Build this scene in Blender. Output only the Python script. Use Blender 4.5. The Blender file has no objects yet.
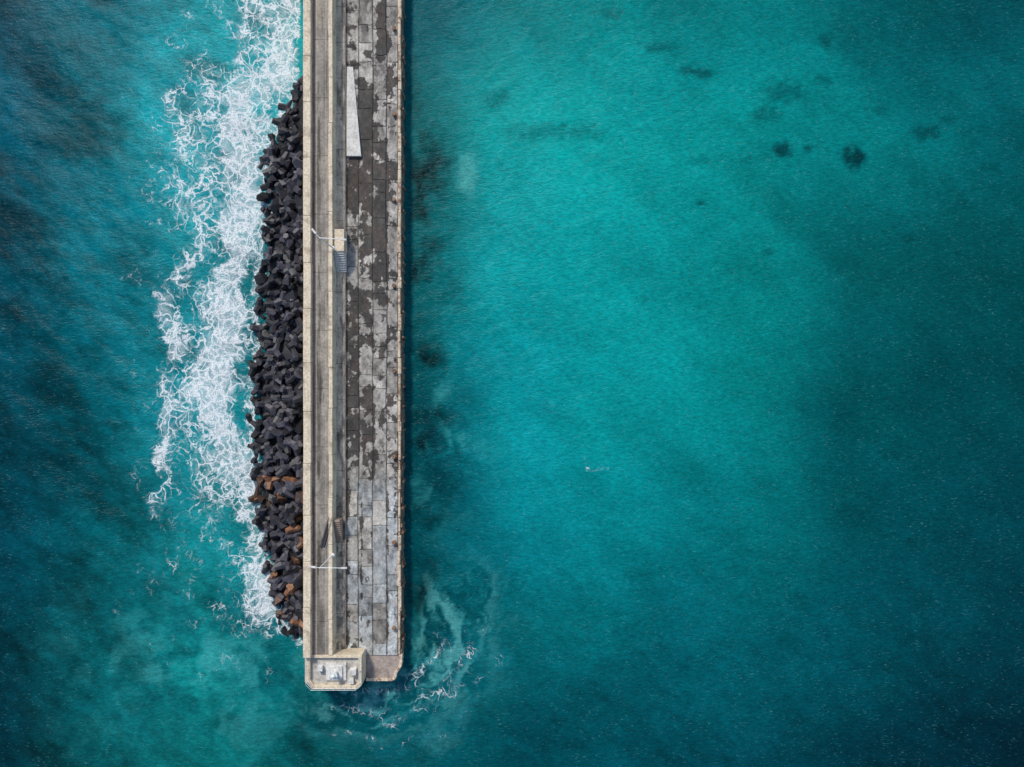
import bpy, bmesh, math, random
import numpy as np
from mathutils import Vector, Matrix, Euler
random.seed(7); rng=np.random.default_rng(7)
S=0.15; H=120.0
def WX(px,z=0): return (px-512)*S*(H-z)/H
def WY(py,z=0): return (383.5-py)*S*(H-z)/H

# ---------------- numpy noise ----------------
def _h(ix,iy,s):
    h=(ix*374761393+iy*668265263+s*1446647)&0xffffffff
    h=((h^(h>>13))*1274126177)&0xffffffff
    h=h^(h>>16)
    return (h&0xffffff)/float(0xffffff)
def vn(x,y,s=0):
    xi=np.floor(x).astype(np.int64); yi=np.floor(y).astype(np.int64)
    fx=x-xi; fy=y-yi
    fx=fx*fx*fx*(fx*(fx*6-15)+10); fy=fy*fy*fy*(fy*(fy*6-15)+10)
    a=_h(xi,yi,s);b=_h(xi+1,yi,s);c=_h(xi,yi+1,s);d=_h(xi+1,yi+1,s)
    return (a*(1-fx)+b*fx)*(1-fy)+(c*(1-fx)+d*fx)*fy
def fbm(x,y,s=0,o=5,g=0.5):
    t=0;a=1;n=0
    for i in range(o):
        c,sn=math.cos(0.6*i),math.sin(0.6*i)
        t=t+a*vn((x*c-y*sn)*2**i+17.3*i,(x*sn+y*c)*2**i-9.1*i,s+i*13); n+=a; a*=g
    return t/n
def sst(a,b,x):
    t=np.clip((x-a)/(b-a),0,1); return t*t*(3-2*t)
def lin(c):
    c=np.asarray(c,float)/255.0
    return np.where(c<=0.04045,c/12.92,((c+0.055)/1.055)**2.4)

# ---------------- mesh helpers ----------------
def link(o,parent=None):
    bpy.context.scene.collection.objects.link(o)
    if parent: o.parent=parent
    return o
def empty(name,loc=(0,0,0)):
    o=bpy.data.objects.new(name,None); o.location=(0,0,0); return link(o)
def grid(name,xs,ys,zf,attrs,mat,parent=None,smooth=False):
    X,Y=np.meshgrid(xs,ys); Z=zf(X,Y)
    nx,ny=len(xs),len(ys)
    co=np.stack([X,Y,Z],-1).reshape(-1,3).astype(np.float32)
    idx=np.arange(nx*ny).reshape(ny,nx)
    q=np.stack([idx[:-1,:-1],idx[:-1,1:],idx[1:,1:],idx[1:,:-1]],-1).reshape(-1,4)
    me=bpy.data.meshes.new(name)
    me.vertices.add(len(co)); me.vertices.foreach_set('co',co.ravel())
    me.loops.add(q.size); me.loops.foreach_set('vertex_index',q.ravel().astype(np.int32))
    me.polygons.add(len(q)); me.polygons.foreach_set('loop_start',np.arange(0,q.size,4,dtype=np.int32))
    me.update(calc_edges=True); me.validate()
    me.polygons.foreach_set('use_smooth',np.full(len(q),smooth))
    for k,v in attrs.items():
        v=v(X,Y)
        if v.ndim==3:
            a=me.attributes.new(k,'FLOAT_COLOR','POINT')
            c=np.ones((nx*ny,4),np.float32); c[:,:3]=v.reshape(-1,3); a.data.foreach_set('color',c.ravel())
        else:
            a=me.attributes.new(k,'FLOAT','POINT'); a.data.foreach_set('value',v.astype(np.float32).ravel())
    me.materials.append(mat)
    return link(bpy.data.objects.new(name,me),parent)
def fin(name,bm,mat,parent=None,bev=0):
    me=bpy.data.meshes.new(name); bmesh.ops.recalc_face_normals(bm,faces=bm.faces); bm.to_mesh(me); bm.free()
    me.materials.append(mat); o=link(bpy.data.objects.new(name,me),parent)
    if bev:
        m=o.modifiers.new('b','BEVEL'); m.width=bev; m.segments=2; m.limit_method='ANGLE'
    return o
def addbox(bm,x0,x1,y0,y1,z0,z1,rot=0):
    r=bmesh.ops.create_cube(bm,size=1)
    M=Matrix.Translation(((x0+x1)/2,(y0+y1)/2,(z0+z1)/2))@Matrix.Rotation(rot,4,'Z')@Matrix.Diagonal((x1-x0,y1-y0,z1-z0,1))
    bmesh.ops.transform(bm,matrix=M,verts=r['verts']); return r['verts']
def box(name,x0,x1,y0,y1,z0,z1,mat,parent=None,bev=0.03):
    bm=bmesh.new(); addbox(bm,x0,x1,y0,y1,z0,z1); return fin(name,bm,mat,parent,bev)
def prism(name,pts,z0,z1,mat,parent=None,bev=0.03):
    bm=bmesh.new()
    b=[bm.verts.new((x,y,z0)) for x,y in pts]; t=[bm.verts.new((x,y,z1)) for x,y in pts]
    bm.faces.new(b[::-1]); bm.faces.new(t); n=len(pts)
    for i in range(n): bm.faces.new((b[i],b[(i+1)%n],t[(i+1)%n],t[i]))
    return fin(name,bm,mat,parent,bev)
def addtube(bm,p,q,r0,r1,seg=10):
    p=Vector(p);q=Vector(q);d=q-p
    r=bmesh.ops.create_cone(bm,cap_ends=True,segments=seg,radius1=r0,radius2=r1,depth=d.length)
    M=Matrix.Translation((p+q)/2)@d.to_track_quat('Z','Y').to_matrix().to_4x4()
    bmesh.ops.transform(bm,matrix=M,verts=r['verts']); return r['verts']

# ---------------- node helper ----------------
class N:
    def __init__(s,name):
        s.m=bpy.data.materials.new(name); s.m.use_nodes=True; s.t=s.m.node_tree
        s.b=s.t.nodes['Principled BSDF']; s.geo=s.t.nodes.new('ShaderNodeNewGeometry'); s.pos=s.geo.outputs['Position']
    def n(s,ty,**k):
        x=s.t.nodes.new(ty)
        for a,v in k.items(): setattr(x,a,v)
        return x
    def put(s,sock,v):
        if isinstance(v,bpy.types.NodeSocket): s.t.links.new(v,sock)
        elif v is not None: sock.default_value=v
    def math(s,op,a,b=None,c=None,clamp=False):
        x=s.n('ShaderNodeMath',operation=op,use_clamp=clamp)
        for i,v in enumerate((a,b,c)):
            if v is not None: s.put(x.inputs[i],v)
        return x.outputs[0]
    def vm(s,op,a,b=None,sc=None):
        x=s.n('ShaderNodeVectorMath',operation=op); s.put(x.inputs[0],a)
        if b is not None: s.put(x.inputs[1],b)
        if sc is not None: s.put(x.inputs['Scale'],sc)
        return x.outputs[0]
    def noise(s,v,scale,detail=4,rough=0.5,color=False):
        x=s.n('ShaderNodeTexNoise',noise_dimensions='2D' if getattr(s,'flat',False) else '3D'); s.put(x.inputs['Vector'],v); x.inputs['Scale'].default_value=scale
        x.inputs['Detail'].default_value=detail; x.inputs['Roughness'].default_value=rough
        return x.outputs['Color' if color else 'Fac']
    def vor(s,v,scale,feature='DISTANCE_TO_EDGE',out='Distance'):
        x=s.n('ShaderNodeTexVoronoi',feature=feature,voronoi_dimensions='2D' if getattr(s,'flat',False) else '3D'); s.put(x.inputs['Vector'],v); x.inputs['Scale'].default_value=scale
        return x.outputs[out]
    def mr(s,v,a,b,c=0.0,d=1.0,smooth=True):
        x=s.n('ShaderNodeMapRange',interpolation_type='SMOOTHSTEP' if smooth else 'LINEAR')
        for i,q in enumerate((v,a,b,c,d)): s.put(x.inputs[i],q)
        return x.outputs[0]
    def mix(s,f,a,b,blend='MIX'):
        x=s.n('ShaderNodeMix',data_type='RGBA',blend_type=blend)
        s.put(x.inputs[0],f); s.put(x.inputs[6],a); s.put(x.inputs[7],b); return x.outputs[2]
    def attr(s,name,out='Fac'):
        x=s.n('ShaderNodeAttribute',attribute_name=name); return x.outputs[out]
    def map(s,v,scale=(1,1,1),rot=(0,0,0)):
        x=s.n('ShaderNodeMapping'); s.put(x.inputs[0],v); x.inputs['Scale'].default_value=scale; x.inputs['Rotation'].default_value=rot
        return x.outputs[0]
    def bump(s,h,st,dist):
        x=s.n('ShaderNodeBump'); x.inputs['Strength'].default_value=st; x.inputs['Distance'].default_value=dist
        s.put(x.inputs['Height'],h); s.t.links.new(x.outputs[0],s.b.inputs['Normal'])
def c4(c): return (c[0],c[1],c[2],1)

def concrete(name,base=None,dark=(0.1,0.085,0.07),amt=0.6,rough=0.85,rust=0.0,scale=1.0):
    m=N(name)
    col=m.attr('Col','Color') if base is None else c4(base)
    n1=m.noise(m.pos,0.55*scale,6,0.65); n2=m.noise(m.pos,3.0*scale,4,0.7); n3=m.noise(m.map(m.pos,(1,0.15,1)),1.6*scale,4,0.7)
    c=m.mix(m.math('MULTIPLY',m.mr(n1,0.48,0.72),amt),col,c4(dark))
    c=m.mix(m.math('MULTIPLY',m.mr(n3,0.5,0.75),amt*0.7),c,c4(dark))
    v=m.mr(n2,0.25,0.75,0.62,1.3,False)
    c=m.mix(1.0,c,v,'MULTIPLY')
    if rust:
        n4=m.noise(m.pos,1.3,4,0.7)
        c=m.mix(m.math('MULTIPLY',m.mr(n4,0.5,0.62),rust),c,(0.22,0.075,0.03,1))
    m.put(m.b.inputs['Base Color'],c); m.b.inputs['Roughness'].default_value=rough
    m.bump(n2,0.4,0.05); return m.m
def simple(name,col,rough=0.5,metal=0,var=0.25,sc=4):
    m=N(name); n=m.noise(m.pos,sc,4,0.6)
    m.put(m.b.inputs['Base Color'],m.mix(1.0,c4(col),m.mr(n,0.25,0.75,1-var,1+var,False),'MULTIPLY'))
    m.b.inputs['Roughness'].default_value=rough; m.b.inputs['Metallic'].default_value=metal; return m.m

cream=concrete('cream_concrete',(0.76,0.64,0.47),(0.20,0.14,0.09),0.6)
pinkish=concrete('stained_concrete',(0.42,0.32,0.25),(0.12,0.08,0.06),0.6,rust=0.3)
attrc=concrete('deck_concrete',None,(0.09,0.08,0.07),0.35)
rustm=concrete('rusty_quay_wall',(0.30,0.20,0.13),(0.05,0.03,0.02),0.8,rust=0.9)
kerbm=concrete('weathered_kerb',(0.72,0.60,0.45),(0.08,0.05,0.035),0.85,rust=0.7,scale=1.6)
whitec=concrete('white_painted_concrete',(0.72,0.70,0.66),(0.3,0.28,0.25),0.45)
white=simple('white_paint',(0.78,0.78,0.77),0.5)
steel=simple('galvanised_steel',(0.62,0.63,0.62),0.45,0.2)
darkm=simple('dark_steel',(0.04,0.04,0.045),0.6)
glassm=simple('green_lens',(0.05,0.3,0.15),0.2)

# ================= WATER =================
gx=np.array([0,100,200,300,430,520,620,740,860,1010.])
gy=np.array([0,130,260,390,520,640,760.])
G=np.array([  # sea tones, with vignette-like corner darkening and quay-side shade painted in
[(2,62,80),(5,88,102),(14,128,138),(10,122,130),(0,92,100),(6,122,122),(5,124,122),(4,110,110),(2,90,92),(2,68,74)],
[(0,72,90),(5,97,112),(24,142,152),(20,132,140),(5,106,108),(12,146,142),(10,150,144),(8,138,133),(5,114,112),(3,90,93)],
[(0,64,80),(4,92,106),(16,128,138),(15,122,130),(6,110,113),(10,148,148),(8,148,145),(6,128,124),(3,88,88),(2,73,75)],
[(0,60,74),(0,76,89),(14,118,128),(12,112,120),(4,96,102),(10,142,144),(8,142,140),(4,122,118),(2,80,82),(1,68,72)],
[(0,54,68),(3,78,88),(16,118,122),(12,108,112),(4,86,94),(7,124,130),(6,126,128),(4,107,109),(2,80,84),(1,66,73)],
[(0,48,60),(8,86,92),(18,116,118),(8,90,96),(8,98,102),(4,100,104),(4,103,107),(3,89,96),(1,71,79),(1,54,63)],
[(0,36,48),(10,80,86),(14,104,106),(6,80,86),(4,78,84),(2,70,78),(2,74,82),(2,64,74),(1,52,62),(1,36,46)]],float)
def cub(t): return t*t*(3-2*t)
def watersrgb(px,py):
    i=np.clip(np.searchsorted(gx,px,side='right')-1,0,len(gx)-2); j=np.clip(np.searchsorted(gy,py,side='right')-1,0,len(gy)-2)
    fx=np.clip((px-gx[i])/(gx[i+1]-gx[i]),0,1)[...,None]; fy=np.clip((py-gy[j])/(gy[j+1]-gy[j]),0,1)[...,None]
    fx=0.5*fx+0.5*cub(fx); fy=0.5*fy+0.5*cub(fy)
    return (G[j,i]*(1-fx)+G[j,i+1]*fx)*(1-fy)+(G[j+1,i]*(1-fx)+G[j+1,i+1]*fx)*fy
def P(X,Y): return X/S+512, 383.5-Y/S
yb=[0,50,100,150,200,250,300,350,400,450,500,550,600,640]
def interp(py,v): return np.interp(py,yb,v)
tetL=lambda py: np.interp(py,[85,95,110,130,170,200,300,400,450,500,550,600,625,642],[304,299,288,275,267,266,262,256,256,259,267,275,286,304])
def foam(X,Y):
    px,py=P(X,Y)
    w1=(fbm(px/60,py/60,5,4)-.5)*60; w2=(fbm(px/16,py/16,55,3)-.5)*26
    qx=px+w1+w2; qy=py+(fbm(px/30,py/30,8,3)-.5)*40
    c=interp(qy,[276,268,254,244,242,240,236,231,228,234,242,250,260,284])
    w=interp(qy,[26,32,36,31,27,28,30,32,32,27,23,20,18,16])
    a=interp(qy,[.6,.82,.88,.84,.82,.80,.80,.88,.92,.84,.76,.72,.78,.8])
    d=np.exp(-(np.abs(qx-c)/w)**2.4)*a*sst(656,642,py)
    c2=np.interp(qy,[60,100,200,260,310,360,420,480,520],[190,186,198,187,175,190,182,174,167])
    a2=np.interp(qy,[60,95,200,260,300,360,420,480,510,540],[0,.6,.55,.62,.62,.60,.58,.55,.5,0])
    d2=np.exp(-((qx-c2)/17)**2)*a2
    d3=0.44*sst(145,185,qx)*sst(262,235,qx)*sst(20,90,qy)*sst(560,490,qy)
    d4=0.42*sst(190,240,qx)*sst(310,300,px)*sst(75,30,qy)
    d5=0.50*sst(205,240,qx)*sst(305,290,px)*sst(480,540,py)*sst(650,630,py)
    d6=0.24*sst(60,180,qx)*sst(310,280,px)*sst(780,600,qy)
    D=np.maximum.reduce([d,d2,d3,d4,d5,d6])
    D=D*(0.42+1.15*fbm(px/26,py/34,21,4))
    e=np.abs(px+w2*0.5-(tetL(py)-4)); D=np.maximum(D,0.65*np.exp(-(e/7)**2)*((py>88)&(py<644)))
    r=np.hypot(qx-375,(qy-630)*1.0); ang=np.arctan2(qy-630,qx-375)
    am=sst(-.4,0.2,ang)*sst(2.6,1.8,ang)
    D=np.maximum(D,am*(0.36*np.exp(-((r-84)/11)**2)+0.42*np.exp(-((r-60)/9)**2)+.28*np.exp(-((r-112)/10)**2)))
    D=np.maximum(D,0.40*np.exp(-((qy-(468+0.1*(px-590)))/4)**2)*np.exp(-((px-600)/34)**2))
    D=np.maximum(D,0.30*np.exp(-((qy-(402+0.3*(px-540)))/4)**2)*np.exp(-((px-545)/26)**2))
    D=D*(1-sst(299,304,px)*(py<640)*(px<403))
    D=D*((px>-50)&(py>-250)&(py<900))
    return np.clip(D,0,1.0)
def wcol(X,Y):
    px,py=P(X,Y)
    wx=(fbm(px/130,py/130,31,4)-.5)*120; wy=(fbm(px/130,py/130,41,4)-.5)*120
    near=sst(380,470,px)
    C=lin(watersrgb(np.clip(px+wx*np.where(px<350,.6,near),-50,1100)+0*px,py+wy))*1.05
    C[...,0]*=.6; C[...,2]*=1-.10*sst(420,300,px)
    L=sst(400,280,px)
    a=fbm((px*.8+py*.6)/70,(py*.8-px*.6)/34,3,5,.55); b=fbm((px+py*.5)/17,(py-px*.5)/9,4,4,.6)
    f=1+L*((a-.5)*1.8+(b-.5)*1.0)+(1-L)*((a-.5)*.55+(b-.5)*.22)
    low=sst(480,700,py)*(1-L); f=f+low*(b-.5)*.35
    C=C*np.clip(f,.5,2.2)[...,None]
    k=np.exp(-((px-425)/30)**2)*sst(396,412,px)*sst(720,640,py)  # soft quay shadow painted as a dark strip in the water colour
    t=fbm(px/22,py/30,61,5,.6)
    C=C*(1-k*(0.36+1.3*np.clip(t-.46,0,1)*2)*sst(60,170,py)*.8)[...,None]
    s=fbm(px/26+2*fbm(px/40,py/40,9,3),py/26,77,5,.6)
    kk=np.exp(-((px-440)/34)**2-((py-440)/62)**2)+.5*np.exp(-((px-450)/60)**2-((py-640)/50)**2)+1.0*np.exp(-((px-205)/95)**2-((py-665)/75)**2)
    kk=np.clip(kk,0,1)
    mm=(kk*sst(.47,.70,s)*.55)[...,None]
    C=C*(1-mm)+lin((65,165,163))*mm
    md=(kk*sst(.5,.32,s)*.6)[...,None]; C=C*(1-md)+lin((0,52,62))*md
    hx,hy=px-385,py-630; jx=(fbm(px/34,py/34,400,4)-.5)*50; jy=(fbm(px/34,py/34,410,4)-.5)*50
    r=np.hypot(hx+jx,hy+jy); an=np.arctan2(hy+jy,hx+jx)
    sw=fbm(r/7.5-an*1.5,an*2.2,420,5,.6); band=np.exp(-((r-68)/38)**2)*sst(-1.0,-.2,an)*sst(2.9,2.1,an)
    m1=(band*sst(.47,.66,sw)*.6)[...,None]; C=C*(1-m1)+lin((95,175,172))*m1
    m2=(band*sst(.5,.34,sw)*.7)[...,None]; C=C*(1-m2)+lin((0,50,60))*m2
    # fine aerated bubbles drifting seaward of the surf
    hal=np.exp(-((px+wx*.4-205)/58)**2)*sst(-20,80,py)*sst(680,520,py)*sst(.36,.62,fbm(px/30,py/44,500,5,.6))*.38
    hal=hal[...,None]; C=C*(1-hal)+lin((30,150,160))*hal
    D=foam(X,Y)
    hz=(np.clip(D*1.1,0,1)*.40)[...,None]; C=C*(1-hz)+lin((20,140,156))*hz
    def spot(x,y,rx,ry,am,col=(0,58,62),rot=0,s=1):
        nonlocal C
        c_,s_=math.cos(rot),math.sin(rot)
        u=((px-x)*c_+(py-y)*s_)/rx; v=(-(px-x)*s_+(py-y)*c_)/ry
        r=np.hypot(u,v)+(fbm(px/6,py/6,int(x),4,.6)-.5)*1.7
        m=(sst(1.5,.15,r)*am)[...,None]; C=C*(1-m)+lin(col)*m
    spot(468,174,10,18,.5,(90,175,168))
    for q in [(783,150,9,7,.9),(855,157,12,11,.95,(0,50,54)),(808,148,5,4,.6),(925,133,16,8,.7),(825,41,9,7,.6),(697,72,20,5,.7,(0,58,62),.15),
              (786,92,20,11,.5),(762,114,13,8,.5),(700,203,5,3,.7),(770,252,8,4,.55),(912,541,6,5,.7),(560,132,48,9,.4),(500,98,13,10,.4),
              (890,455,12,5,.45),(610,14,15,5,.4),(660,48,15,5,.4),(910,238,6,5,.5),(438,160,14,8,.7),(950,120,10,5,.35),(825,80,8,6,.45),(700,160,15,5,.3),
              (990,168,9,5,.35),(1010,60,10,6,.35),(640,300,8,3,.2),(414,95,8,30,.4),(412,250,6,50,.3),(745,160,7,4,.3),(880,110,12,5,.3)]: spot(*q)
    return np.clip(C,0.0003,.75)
def wz(X,Y):
    px,py=P(X,Y)
    L=sst(420,280,px); amp=.12+.22*L
    z=(fbm((X*.8-Y*.6)/9,(Y*.8+X*.6)/4.5,91,4,.5)-.5)*amp*2+(fbm((X+Y*.4)/2.2,(Y-X*.4)/1.1,92,2,.5)-.5)*.10
    return z+foam(X,Y)*.12
def axis(lo,hi,st,far):
    f=np.arange(lo,hi+st/2,st); e=np.array([1,2,4,8,15,30,60,120,250,500,1000,2000,4000.])*st*4
    e=e[e<far]; return np.concatenate([(lo-e)[::-1],f,hi+e])
wm=N('sea_water'); wm.flat=True
col=wm.attr('Col','Color'); dens=wm.attr('foam')
p=wm.pos
w1=wm.vm('SCALE',wm.vm('SUBTRACT',wm.noise(p,.22,2,.5,True),(.5,.5,.5)),sc=5.0)
w2=wm.vm('SCALE',wm.vm('SUBTRACT',wm.noise(p,1.1,3,.6,True),(.5,.5,.5)),sc=1.0)
wp=wm.vm('ADD',wm.vm('ADD',p,w1),w2); wp=wm.vm('MULTIPLY',wp,(1,.8,0))
def ridge(v,sc,det,rough,width):
    q=wm.math('ABSOLUTE',wm.math('SUBTRACT',wm.noise(v,sc,det,rough),.5))
    return wm.mr(q,0.0,width,1.0,0.0)
d2=wm.vor(wp,.62)
f1=ridge(wm.vm('ADD',p,w2),.30,4,.5,wm.math('MULTIPLY_ADD',wm.math('POWER',dens,1.5),.070,.010))
f2=ridge(wm.vm('ADD',p,w1),.75,4,.55,wm.math('MULTIPLY_ADD',wm.math('POWER',dens,2.0),.075,.004))
f3=wm.mr(d2,0.0,wm.math('MULTIPLY_ADD',wm.math('POWER',dens,1.5),.28,.02),1.0,0.0)
gn=wm.noise(p,.40,4,.65); g1=wm.mr(wm.math('ADD',gn,dens),.75,1.05)
g2=wm.mr(wm.math('ADD',wm.math('SUBTRACT',1.0,gn),dens),.92,1.2)
cn=wm.noise(wp,1.4,6,.72)
cl=wm.mr(wm.math('MULTIPLY_ADD',dens,.50,cn),1.0,1.14)
fm=wm.math('MAXIMUM',wm.math('MULTIPLY',f1,g1),wm.math('MAXIMUM',wm.math('MULTIPLY',f2,g2),cl))
fm=wm.math('MAXIMUM',fm,wm.math('MULTIPLY',f3,g1))
veil=wm.mr(wm.math('MULTIPLY_ADD',dens,.75,cn),.78,1.20,0,.48)
fm=wm.math('MAXIMUM',fm,veil)
fine=wm.noise(p,5.0,3,.7); fm=wm.math('MULTIPLY',fm,wm.mr(fine,.3,.58,.5,1.0),clamp=True)
fm=wm.math('MULTIPLY',fm,wm.mr(dens,.05,.22))
rp=wm.map(p,(1.0,2.3,1),(0,0,math.radians(-22)))
r1=wm.noise(rp,1.1,4,.65); r2=wm.noise(wm.map(p,(1,1.9,1),(0,0,math.radians(18))),2.6,2,.6)
rr=wm.math('ADD',wm.math('MULTIPLY',r1,.7),wm.math('MULTIPLY',r2,.3))
vv=wm.mr(rr,.3,.7,.72,1.30,False)
base=wm.mix(1.0,col,vv,'MULTIPLY')
gl=wm.mr(wm.math('ADD',wm.math('MULTIPLY',wm.noise(wm.map(p,(1,3.2,1),(0,0,math.radians(-18))),1.5,2,.6),.75),wm.math('MULTIPLY',gn,.25)),.60,.74,0,.24)
base=wm.mix(gl,base,(.14,.44,.46,1))  # pale wave glints painted into the base colour
base=wm.mix(fm,base,(.86,.88,.88,1))
wm.put(wm.b.inputs['Base Color'],base); wm.b.inputs['IOR'].default_value=1.33
wm.b.inputs['Specular IOR Level'].default_value=.12
wm.put(wm.b.inputs['Roughness'],wm.mr(fm,0,1,.15,.8)); wm.bump(rr,.5,.30)
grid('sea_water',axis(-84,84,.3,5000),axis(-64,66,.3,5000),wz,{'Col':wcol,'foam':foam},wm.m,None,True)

# ================= PIER =================
pier=empty('concrete_pier')
YT=150.0; YE=WY(655,3.0)
xa,xb,xc,xd,xe,xf,xg=-29.5,-28.45,-26.1,-25.55,-24.35,-16.75,-16.25
ZP,ZW,ZI,ZL,ZD=7.0,5.9,6.2,3.5,3.0
def cast(name,x0,x1,ya,yb_,z0,z1,mat,L,gap=.05,jx=.03):
    bm=bmesh.new(); y=ya
    while y<yb_:
        l=L*random.uniform(.85,1.15); j=random.uniform(-jx,jx)
        addbox(bm,x0+j,x1+j,y,min(y+l-gap,yb_),z0,z1+random.uniform(-.03,.03)); y+=l
    return fin(name,bm,mat,pier,.04)
cast('outer_parapet',xa,xb,WY(658,7),YT,-4,ZP,cream,7.5)
cast('inner_parapet',xc,xd,WY(655,6),YT,-3.9,ZI,cream,6.0)
box('wall_core',xa+.25,xd-.12,WY(656,6),YT-.3,-4,ZW-.35,pinkish,pier,0)
box('deck_core',xd-.1,xg-.3,YE+.3,YT-.3,-4,2.6,darkm,pier,0)
def walkcol(X,Y):
    c=np.ones(X.shape+(3,))*np.array([.30,.27,.23])
    n=fbm(X/.9,Y/2.2,201,6,.65); c=c*(0.4+1.25*n)[...,None]
    n2=fbm(X/.5,Y/6,205,4,.6); e=sst(.60,.70,n2)[...,None]; c=c*(1-.6*e)
    a=sst(.45,.65,fbm(X/6,Y/14,207,3))[...,None]; c=c*(1-.45*a)+np.array([.48,.42,.32])*.45*a
    g=(sst(.5,.62,fbm(X/1.2,Y/9,208,5,.6))*sst(xc-.1,xc-1.2,X))[...,None]; c=c*(1-.45*g)
    l=((np.abs(X-(xb+.28))<.14)).astype(float)[...,None]; c=c*(1-.7*l)+np.array([.40,.24,.18])*.7*l
    l=((np.abs(X-(xb+.55))<.10)).astype(float)[...,None]; c=c*(1-.5*l)+np.array([.55,.48,.38])*.5*l
    l=((np.abs(X-(xc-.45))<.06)).astype(float)[...,None]; c=c*(1-.5*l)+np.array([.50,.46,.40])*.5*l
    j=(np.abs(((Y+200)%8.3)-.1)<.06)[...,None]; c=np.where(j,c*.5,c)
    return c
grid('upper_walkway',np.arange(xb-.02,xc+.03,.1),np.arange(WY(656,6),YT,.1),lambda X,Y:ZW+(fbm(X/.6,Y/.6,3,2)-.5)*.03,{'Col':walkcol},attrc,pier)
def ledgecol(X,Y):
    px,py=P(X*H/(H-ZL),Y*H/(H-ZL))
    c=np.ones(X.shape+(3,))*np.array([.66,.57,.44]); n=fbm(X/.7,Y/2.5,211,6,.65)
    c=c*(.45+1.1*n)[...,None]
    m=(sst(478,500,py+(n-.5)*40)*sst(.35,.55,fbm(X/.5,Y/.8,214,5,.6)))[...,None]; c=c*(1-.7*m)+np.array([.10,.11,.10])*.7*m
    j=(np.abs(((Y+200)%5.2)-.1)<.07)[...,None]; c=np.where(j,c*.4,c)
    d=(sst(.55,.65,fbm(X/.6,Y/3,219,5,.6)))[...,None]; c=c*(1-.55*d)
    return c
grid('ledge_paving',np.arange(xd-.02,xe+.03,.075),np.arange(YE,YT,.1),lambda X,Y:ZL+0*X,{'Col':ledgecol},attrc,pier)
box('ledge_riser',xe+.03,xe+.1,YE,YT,2.5,ZL+.004,pinkish,pier,0)
cols=[xe+.1,-22.45,-20.35,-18.3,xf]
slabs=[]
for k in range(4):
    y=YE; L=[]
    while y<YT: L.append(y); y+=random.choice([1.8,2.6,3.8,4.6,6.2,8.0])*random.uniform(.9,1.1)
    slabs.append(np.array(L))
def slabinfo(X,Y):
    Xw=X+(fbm(X/.8,Y/.8,301,3)-.5)*.12+(fbm(X/6,Y/9,303,2)-.5)*.3; Yw=Y+(fbm(X/.8,Y/.8,302,3)-.5)*.16+(fbm(X/4,Y/4,304,2)-.5)*.3
    k=np.clip(np.searchsorted(np.array(cols[1:4]),Xw),0,3)
    jd=np.minimum.reduce([np.abs(Xw-c) for c in cols[1:4]])
    sid=np.zeros(X.shape,int)
    for i in range(4):
        s=slabs[i]; idx=np.clip(np.searchsorted(s,Yw,side='right')-1,0,len(s)-1)
        dd=np.minimum(np.abs(Yw-s[idx]),np.abs(Yw-s[np.clip(idx+1,0,len(s)-1)]))
        dd=np.where(idx==0,9,dd)
        m=k==i; sid=np.where(m,idx+1000*i,sid); jd=np.where(m,np.minimum(jd,dd+.03),jd)
    r=_h(sid.astype(np.int64),sid.astype(np.int64)*7,5); r2=_h(sid.astype(np.int64)+3,sid.astype(np.int64)*3,9)
    return k,sid,jd,r,r2
def deckz(X,Y):
    k,s,jd,r,r2=slabinfo(X,Y)
    return ZD+(r-.5)*.05-.09*sst(.09,.03,jd)+(fbm(X/.5,Y/.5,8,3)-.5)*.03
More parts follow.
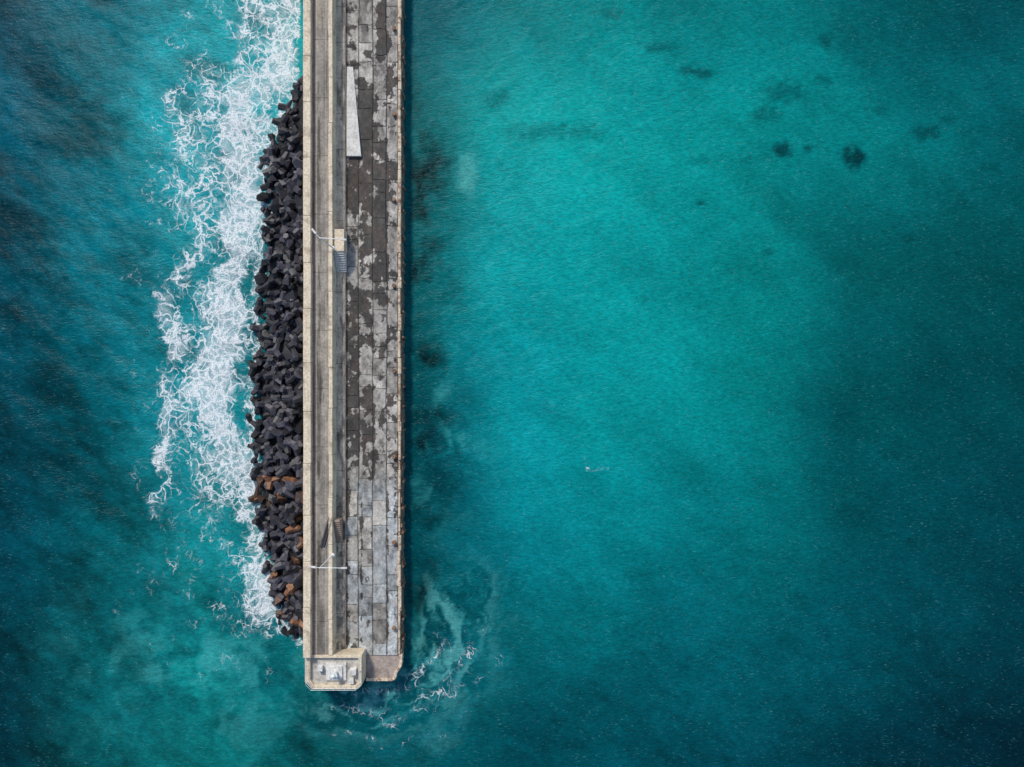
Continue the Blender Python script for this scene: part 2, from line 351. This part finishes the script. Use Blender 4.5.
def deckcol(X,Y):
    px,py=P(X*H/(H-ZD),Y*H/(H-ZD))
    k,s,jd,r,r2=slabinfo(X,Y)
    warm=np.array([.37,.345,.305]); cool=np.array([.38,.40,.395])
    b=sst(470,495,py+(fbm(X,Y/2,309,3)-.5)*20)[...,None]
    b=b*(r2>.15)[...,None]
    c=(warm*(1-b)+cool*b)*(.65+.7*r)[...,None]
    n=fbm(X/.8,Y/1.2,310,6,.68); c=c*np.clip(-.1+2.2*n,.3,2)[...,None]
    den=np.zeros(X.shape)
    def reg(x0,x1,y0,y1,a,sx=3,sy=8):
        nonlocal den
        m=sst(x0-sx,x0+sx,px)*sst(x1+sx,x1-sx,px)*sst(y0-sy,y0+sy,py)*sst(y1+sy,y1-sy,py)*a
        den=np.maximum(den,m)
    reg(358,374,80,130,1.1);reg(346,372,150,215,1.0);reg(373,389,130,310,1.0);reg(358,380,120,260,.85)
    reg(376,389,-60,62,1.0);reg(345,356,-90,60,.5);reg(345,374,285,355,.95);reg(345,360,340,470,1.05);reg(362,376,380,485,.95);reg(388,398,150,420,.40)
    reg(345,398,60,480,.44);reg(345,398,486,650,.13);reg(345,350,480,650,.75);reg(345,398,-500,60,.36);reg(345,360,640,655,.5)
    reg(360,363,486,650,.6,1.5);reg(386,389,486,650,.6,1.5)
    t=fbm(X/1.0,Y/1.3,320,6,.62)+(r-.5)*.22+(r2-.5)*.06
    m=sst(-.012,.02,t-(.78-.44*den))
    m=np.where(den<.05,0,m)
    br=fbm(X/.5,Y/.5,330,5,.6)
    dk=np.array([.031,.028,.026])*(.2+1.6*br)[...,None]
    dk=np.where((fbm(X/1.5,Y/3,333,3)>.54)[...,None],dk*np.array([1.6,1.3,1.1]),dk)
    m=(m*.92)[...,None]; c=c*(1-m)+dk*m
    pl=(sst(.58,.62,fbm(X/.9,Y/1.6,340,5,.6)))[...,None]*.5*(1-m); c=c*(1-pl)+np.array([.54,.51,.46])*pl
    cr=np.abs(fbm(X/1.6,Y/1.6,350,4,.6)-.5); ck=(sst(.010,.003,cr)*(r>.4)*.6)[...,None]; c=c*(1-ck)+.04*ck
    j=(sst(.11,.04,jd)*(.45+.6*fbm(X/1.5,Y/1.5,360,2)))[...,None]; c=c*(1-j)+np.array([.035,.03,.025])*j
    return np.clip(c,.01,.7)
grid('quay_deck',np.arange(xe+.1,xf+.02,.075),np.arange(YE,YT,.075),deckz,{'Col':deckcol},attrc,pier)
bm=bmesh.new(); y=YE
while y<YT:
    l=random.uniform(1.2,4.2); w=random.uniform(-.12,.1)
    if random.random()<.93: addbox(bm,xf+.01+random.uniform(0,.12),xg+w,y,y+l-.05,2.2,3.22+random.uniform(-.12,.04))
    else: addbox(bm,xf+.01,xg-.15,y,y+l-.05,2.2,2.8)
    y+=l
fin('quay_kerb',bm,kerbm,pier,.06)
bm=bmesh.new(); y=YE
while y<YT:
    l=random.uniform(.5,1.1); addbox(bm,xf-.4,xg+random.uniform(-.1,.15)+.08,y,y+l,-4,random.uniform(1.9,2.7)); y+=l
fin('quay_wall',bm,rustm,pier,.05)
bm=bmesh.new(); y=YE+2
while y<YT:
    addbox(bm,xg+.02,xg+.35,y,y+.3,.2,2.5); y+=random.uniform(2.6,5.0)
fin('timber_fenders',bm,rustm,pier,.04)
# ---- pier head ----
hx0,hx1=WX(305,6),WX(362,6); hy1,hy0=WY(655,6),WY(689,6)
ch=1.0
outer=[(hx0+ch,hy0),(hx1-ch*.6,hy0),(hx1,hy0+ch*.6),(hx1,hy1),(hx0,hy1),(hx0,hy0+ch)]
inner=[(hx0+ch*1.1+.2,hy0+.55),(hx1-ch*.6-.35,hy0+.55),(hx1-.5,hy0+ch*.6+.35),(hx1-.5,hy1-.4),(hx0+.75,hy1-.4),(hx0+.75,hy0+ch+.3)]
def ring(name,o,i,z0,z1,mat):
    bm=bmesh.new(); n=len(o)
    V=[[bm.verts.new((a,b,z)) for a,b in L] for L,z in ((o,z0),(o,z1),(i,z1),(i,z0))]
    for a in range(4):
        for k in range(n):
            A=V[a];B=V[(a+1)%4]; bm.faces.new((A[k],A[(k+1)%n],B[(k+1)%n],B[k]))
    return fin(name,bm,mat,pier,.05)
ring('head_parapet',outer,inner,-4,6.1,cream)
prism('head_floor',[(x*1,y) for x,y in inner],4,5.5,concrete('head_floor_concrete',(.55,.53,.47),(.15,.13,.11),.6),pier,0)
ly0=WY(679,2.7); xr1=WX(393,2.7); ymid=WY(672,2.7); yk=WY(667,2.7)
LP=[(hx1+.02,ly0),(xr1,ly0),(xr1+.35,ly0+.35),(xr1+.4,ymid),(xg-.25,yk),(xg,yk+.5),(xg,YE),(hx1+.02,YE)]
prism('lower_landing',LP,-4,2.85,concrete('landing_concrete',(.42,.35,.30),(.12,.09,.07),.6,rust=.25),pier,.08)
bm=bmesh.new()
for a,b in zip(LP[:6],LP[1:7]):
    d=math.hypot(b[0]-a[0],b[1]-a[1]); ang=math.atan2(b[1]-a[1],b[0]-a[0]); mx,my=(a[0]+b[0])/2,(a[1]+b[1])/2
    addbox(bm,mx-d/2,mx+d/2,my-.2,my+.2,1.8,3.05+random.uniform(-.05,.05),ang)
fin('landing_kerb',bm,kerbm,pier,.04)
box('head_cross_wall',hx0+1.1,hx1-.6,WY(657,6),WY(655,6),3,6.0,cream,pier)
# ---- harbour beacon and cabinets ----
bc=empty('harbour_beacon'); cx,cy=WX(336,6),WY(672,6)
bm=bmesh.new(); addbox(bm,cx-1.5,cx+1.4,cy-1.3,cy+1.2,5.48,5.8); addbox(bm,cx-1.0,cx+.9,cy-.9,cy+.8,5.79,6.1); fin('plinth',bm,whitec,bc,.04)
bm=bmesh.new(); addtube(bm,(cx,cy,6.1),(cx,cy,7.4),.32,.26,20); addtube(bm,(cx,cy,7.4),(cx,cy,7.47),.5,.5,20); addtube(bm,(cx,cy,7.85),(cx,cy,8.05),.28,.05,16); fin('tower',bm,white,bc)
bm=bmesh.new(); addtube(bm,(cx,cy,7.47),(cx,cy,7.85),.18,.18,16); fin('lantern',bm,glassm,bc)
def cabinet(x,y,w,d,h,z):
    e=empty('equipment_cabinet'); bm=bmesh.new(); addbox(bm,x,x+w,y,y+d,z,z+h); fin('body',bm,white,e,.03)
    box('lid',x-.05,x+w+.05,y-.05,y+d+.05,z+h,z+h+.06,whitec,e,.02); box('door',x+.08,x+w-.08,y-.025,y-.001,z+.1,z+h-.1,steel,e,.01)
cabinet(cx+2.0,cy-.2,.9,.7,1.1,5.5); cabinet(cx-2.6,cy+.3,.7,.6,.9,5.5); cabinet(cx+1.9,cy-1.6,.6,.6,.7,5.5)
def railing(pts,z,h=1.0):
    e=empty('guard_rail'); bm=bmesh.new()
    for a,b in zip(pts[:-1],pts[1:]):
        for q in (h,h*.5): addtube(bm,(*a,z+q),(*b,z+q),.03,.03,6)
        n=max(1,int(math.hypot(b[0]-a[0],b[1]-a[1])/1.5))
        for i in range(n+1):
            t=i/n; x=a[0]+(b[0]-a[0])*t; y=a[1]+(b[1]-a[1])*t; addtube(bm,(x,y,z),(x,y,z+h),.035,.035,6)
    fin('rails',bm,steel,e)
railing([(hx0+.4,hy1),(hx0+.4,hy0+ch),(hx0+ch+.1,hy0+.25),(hx1-.7,hy0+.25),(hx1-.25,hy0+.8),(hx1-.25,hy1-.2)],6.1)
# ---- pale tapered ramp ----
rp_=empty('white_access_ramp')
y0,y1=WY(156,3.4),WY(66,3.4)
bm=bmesh.new()
A=[(WX(346.5,3.1),y1,3.12),(WX(353,3.1),y1,3.12),(WX(361,3.5),y0,3.5),(WX(346.5,3.5),y0,3.5)]
t=[bm.verts.new(v) for v in A]; b=[bm.verts.new((x,y,2.95)) for x,y,z in A]
bm.faces.new(t); bm.faces.new(b[::-1])
for i in range(4): bm.faces.new((b[i],b[(i+1)%4],t[(i+1)%4],t[i]))
fin('ramp_body',bm,whitec,rp_,.02)
# ---- stair blocks ----
st=empty('concrete_steps')
box('landing',xd+.02,xe+.35,WY(252,5),WY(230,5),3.52,5.7,cream,st)
bm=bmesh.new()
for i in range(9):
    yy=WY(252,5)-i*.3; addbox(bm,xd+.02,xe+.25,yy-.3,yy,3.45,5.45-i*.22)
fin('treads',bm,whitec,st,.02)
st=empty('concrete_steps')
bm=bmesh.new()
for i in range(11):
    yy=WY(545,6)+i*.32; addbox(bm,xd+.03,xd+.9,yy,yy+.3,3.45,3.7+i*.2)
fin('treads',bm,pinkish,st,.02)
gw=empty('folded_gangway'); bm=bmesh.new()
y0,y1=WY(547,6),WY(517,6); pts=[(WX(320.5,6),y0),(WX(324.5,6),y0),(WX(332.5,6),y1),(WX(329,6),y1)]
t=[bm.verts.new((x,y,6.08)) for x,y in pts]; b=[bm.verts.new((x,y,5.93)) for x,y in pts]
bm.faces.new(t); bm.faces.new(b[::-1])
for i in range(4): bm.faces.new((b[i],b[(i+1)%4],t[(i+1)%4],t[i]))
fin('deck_plate',bm,darkm,gw,.02)
bm=bmesh.new()
for i,j in ((0,3),(1,2)):
    a=pts[i];c=pts[j]; addtube(bm,(*a,6.35),(*c,6.35),.03,.03,8)
    for q in range(5):
        u=q/4; addtube(bm,(a[0]+(c[0]-a[0])*u,a[1]+(c[1]-a[1])*u,6.0),(a[0]+(c[0]-a[0])*u,a[1]+(c[1]-a[1])*u,6.35),.03,.03,6)
fin('side_rails',bm,darkm,gw)
def lamp(bx_,by_,z0,h,arms,rot=0):
    e=empty('street_lamp'); bm=bmesh.new()
    addtube(bm,(bx_,by_,z0),(bx_,by_,z0+.25),.28,.24,12); addtube(bm,(bx_,by_,z0+.2),(bx_,by_,z0+h),.10,.06,12); fin('pole',bm,white,e)
    bm=bmesh.new(); hb=bmesh.new()
    for dx,dy,dz in arms:
        addtube(bm,(bx_,by_,z0+h-.1),(bx_+dx,by_+dy,z0+h+dz),.06,.045,8)
        L=math.hypot(dx,dy); ux,uy=dx/L,dy/L
        v=addbox(hb,-.4,.4,-.13,.13,-.07,.07)
        bmesh.ops.transform(hb,matrix=Matrix.Translation((bx_+dx+ux*.3,by_+dy+uy*.3,z0+h+dz))@Matrix.Rotation(math.atan2(dy,dx),4,'Z'),verts=v)
    fin('arms',bm,white,e); fin('lamp_heads',hb,whitec,e,.03)
lamp(WX(333,6.2),WY(248,6.2),6.2,8,[(2.9,-.25,.25),(-.5,.6,.2)])
lamp(WX(333,6.2),WY(555,6.2),6.2,8,[(3.0,.05,.25),(-.55,.1,.1)])
def bollard(x,y,z):
    e=empty('mooring_bollard'); bm=bmesh.new(); addtube(bm,(x,y,z),(x,y,z+.08),.32,.32,14); addtube(bm,(x,y,z+.08),(x,y,z+.45),.17,.2,14); addtube(bm,(x,y,z+.42),(x,y,z+.58),.3,.24,14)
    fin('casting',bm,rustm,e,.02)
for yy in np.arange(YE+4,75,12.5): bollard(xf-.45,yy,3.02)

# ================= TETRAPODS =================
tm=N('dark_basalt_concrete')
tc=tm.attr('Col','Color'); n=tm.noise(tm.pos,2.2,5,.65)
cc=tm.mix(1.0,tc,tm.mr(n,.25,.75,.5,1.6,False),'MULTIPLY')
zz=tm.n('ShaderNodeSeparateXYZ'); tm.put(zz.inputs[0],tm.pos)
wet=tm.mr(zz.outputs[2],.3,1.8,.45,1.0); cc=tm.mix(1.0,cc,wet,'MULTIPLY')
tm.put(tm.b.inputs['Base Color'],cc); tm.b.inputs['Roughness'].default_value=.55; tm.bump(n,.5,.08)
def dump(bm):
    me=bpy.data.meshes.new('t'); bm.to_mesh(me); bm.free()
    V=np.array([v.co[:] for v in me.vertices]); F=[tuple(p.vertices) for p in me.polygons]; bpy.data.meshes.remove(me); return V,F
def tetra():
    bm=bmesh.new()
    for d in ((1,1,1),(1,-1,-1),(-1,1,-1),(-1,-1,1)):
        v=Vector(d).normalized(); addtube(bm,v*.02,v*1.25,.60,.38,6)
    return dump(bm)
def rock():
    bm=bmesh.new()
    for i in range(11):
        v=Vector([random.gauss(0,1) for _ in range(3)]).normalized(); v=Vector((v.x*1.15,v.y*.9,v.z*.8))
        bm.verts.new(v)
    r=bmesh.ops.convex_hull(bm,input=bm.verts[:])
    return dump(bm)
shapes=[tetra(),tetra(),tetra(),tetra(),tetra()]+[rock() for _ in range(4)]
VV=[];FF=[];CC=[];off=0
def surf(px,py,L): 
    t=np.clip((px-L)/(303-L+1e-3),0,1); return .1+3.4*t
for layer in range(2):
    py=88.0
    while py<644:
        L=float(tetL(py)); x=L+1+random.uniform(-3,5)
        while x<303.5:
            jx=random.uniform(-3,3); jy=random.uniform(-4,4)
            z=float(surf(x,py,L))*(.7 if py<130 or py>600 else 1)-.6+layer*.6+random.uniform(-.5,.8)
            s=random.uniform(.8,1.2)
            X0=min(WX(x+jx,z),xa-.75*s); Y0=WY(py+jy,z)
            R=np.array(Euler([random.uniform(0,6.28) for _ in range(3)]).to_matrix())
            TV,TF=random.choice(shapes)
            V=(TV*s)@R.T+np.array([X0,Y0,z]); V[:,0]=np.minimum(V[:,0],xa-.04)
            VV.append(V); FF+= [tuple(i+off for i in f) for f in TF]; off+=len(V)
            g=random.uniform(.35,2.1); c=np.array([.034,.032,.040])*g
            q=math.exp(-((py-485)/16)**2-((x-268)/10)**2)*.5+math.exp(-((py-590)/32)**2-((x-290)/14)**2)*.38+(.10 if 460<py<630 else .0)
            if random.random()<q: c=np.array([.24,.11,.055])*random.uniform(.25,1.2)
            elif random.random()<.08: c=np.array([.11,.105,.105])
            CC.append(np.tile(np.append(c,1),(len(V),1)))
            x+=random.uniform(9,12.5) if layer==0 else random.uniform(11,17)
        py+=9.5 if layer==0 else 12
me=bpy.data.meshes.new('breakwater_tetrapods'); me.from_pydata(np.concatenate(VV).tolist(),[],FF)
a=me.attributes.new('Col','FLOAT_COLOR','POINT'); a.data.foreach_set('color',np.concatenate(CC).astype(np.float32).ravel())
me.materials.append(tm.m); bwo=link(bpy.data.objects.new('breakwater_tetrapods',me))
mound=simple('rubble_mound',(.015,.015,.018),.8)
def mz(X,Y):
    px,py=P(X,Y); L=tetL(py); t=(px-L-3)/(305-L+1)
    z=-.1+2.6*np.clip(t,-.5,1)+(fbm(X/.8,Y/.8,700,3)-.5)*.8
    return np.where((py<92)|(py>640),-2.0,z)
grid('rubble_mound',np.arange(-42,xa+.05,.4),np.arange(WY(650),WY(80),.4),mz,{},mound,bwo)

# ================= LIGHT / CAMERA =================
el,az=45,335
w=bpy.data.worlds.new('World'); bpy.context.scene.world=w; w.use_nodes=True
sk=w.node_tree.nodes.new('ShaderNodeTexSky'); sk.sky_type='NISHITA'; sk.sun_disc=False
sk.sun_elevation=math.radians(el); sk.sun_rotation=math.radians(az)
w.node_tree.links.new(sk.outputs[0],w.node_tree.nodes['Background'].inputs[0]); w.node_tree.nodes['Background'].inputs[1].default_value=.14
sd=bpy.data.lights.new('sun','SUN'); sd.energy=2.8; sd.angle=math.radians(8); sd.color=(1,.94,.85)
so=bpy.data.objects.new('sun',sd); link(so)
dv=Vector((math.sin(math.radians(az))*math.cos(math.radians(el)),math.cos(math.radians(az))*math.cos(math.radians(el)),math.sin(math.radians(el))))
so.rotation_euler=dv.to_track_quat('Z','Y').to_euler()
cd=bpy.data.cameras.new('camera'); cd.sensor_width=36; cd.lens=36*H/(1024*S); cd.clip_end=20000
co=bpy.data.objects.new('camera',cd); co.location=(0,0,H); link(co); bpy.context.scene.camera=co
bpy.context.scene.view_settings.view_transform='Standard'
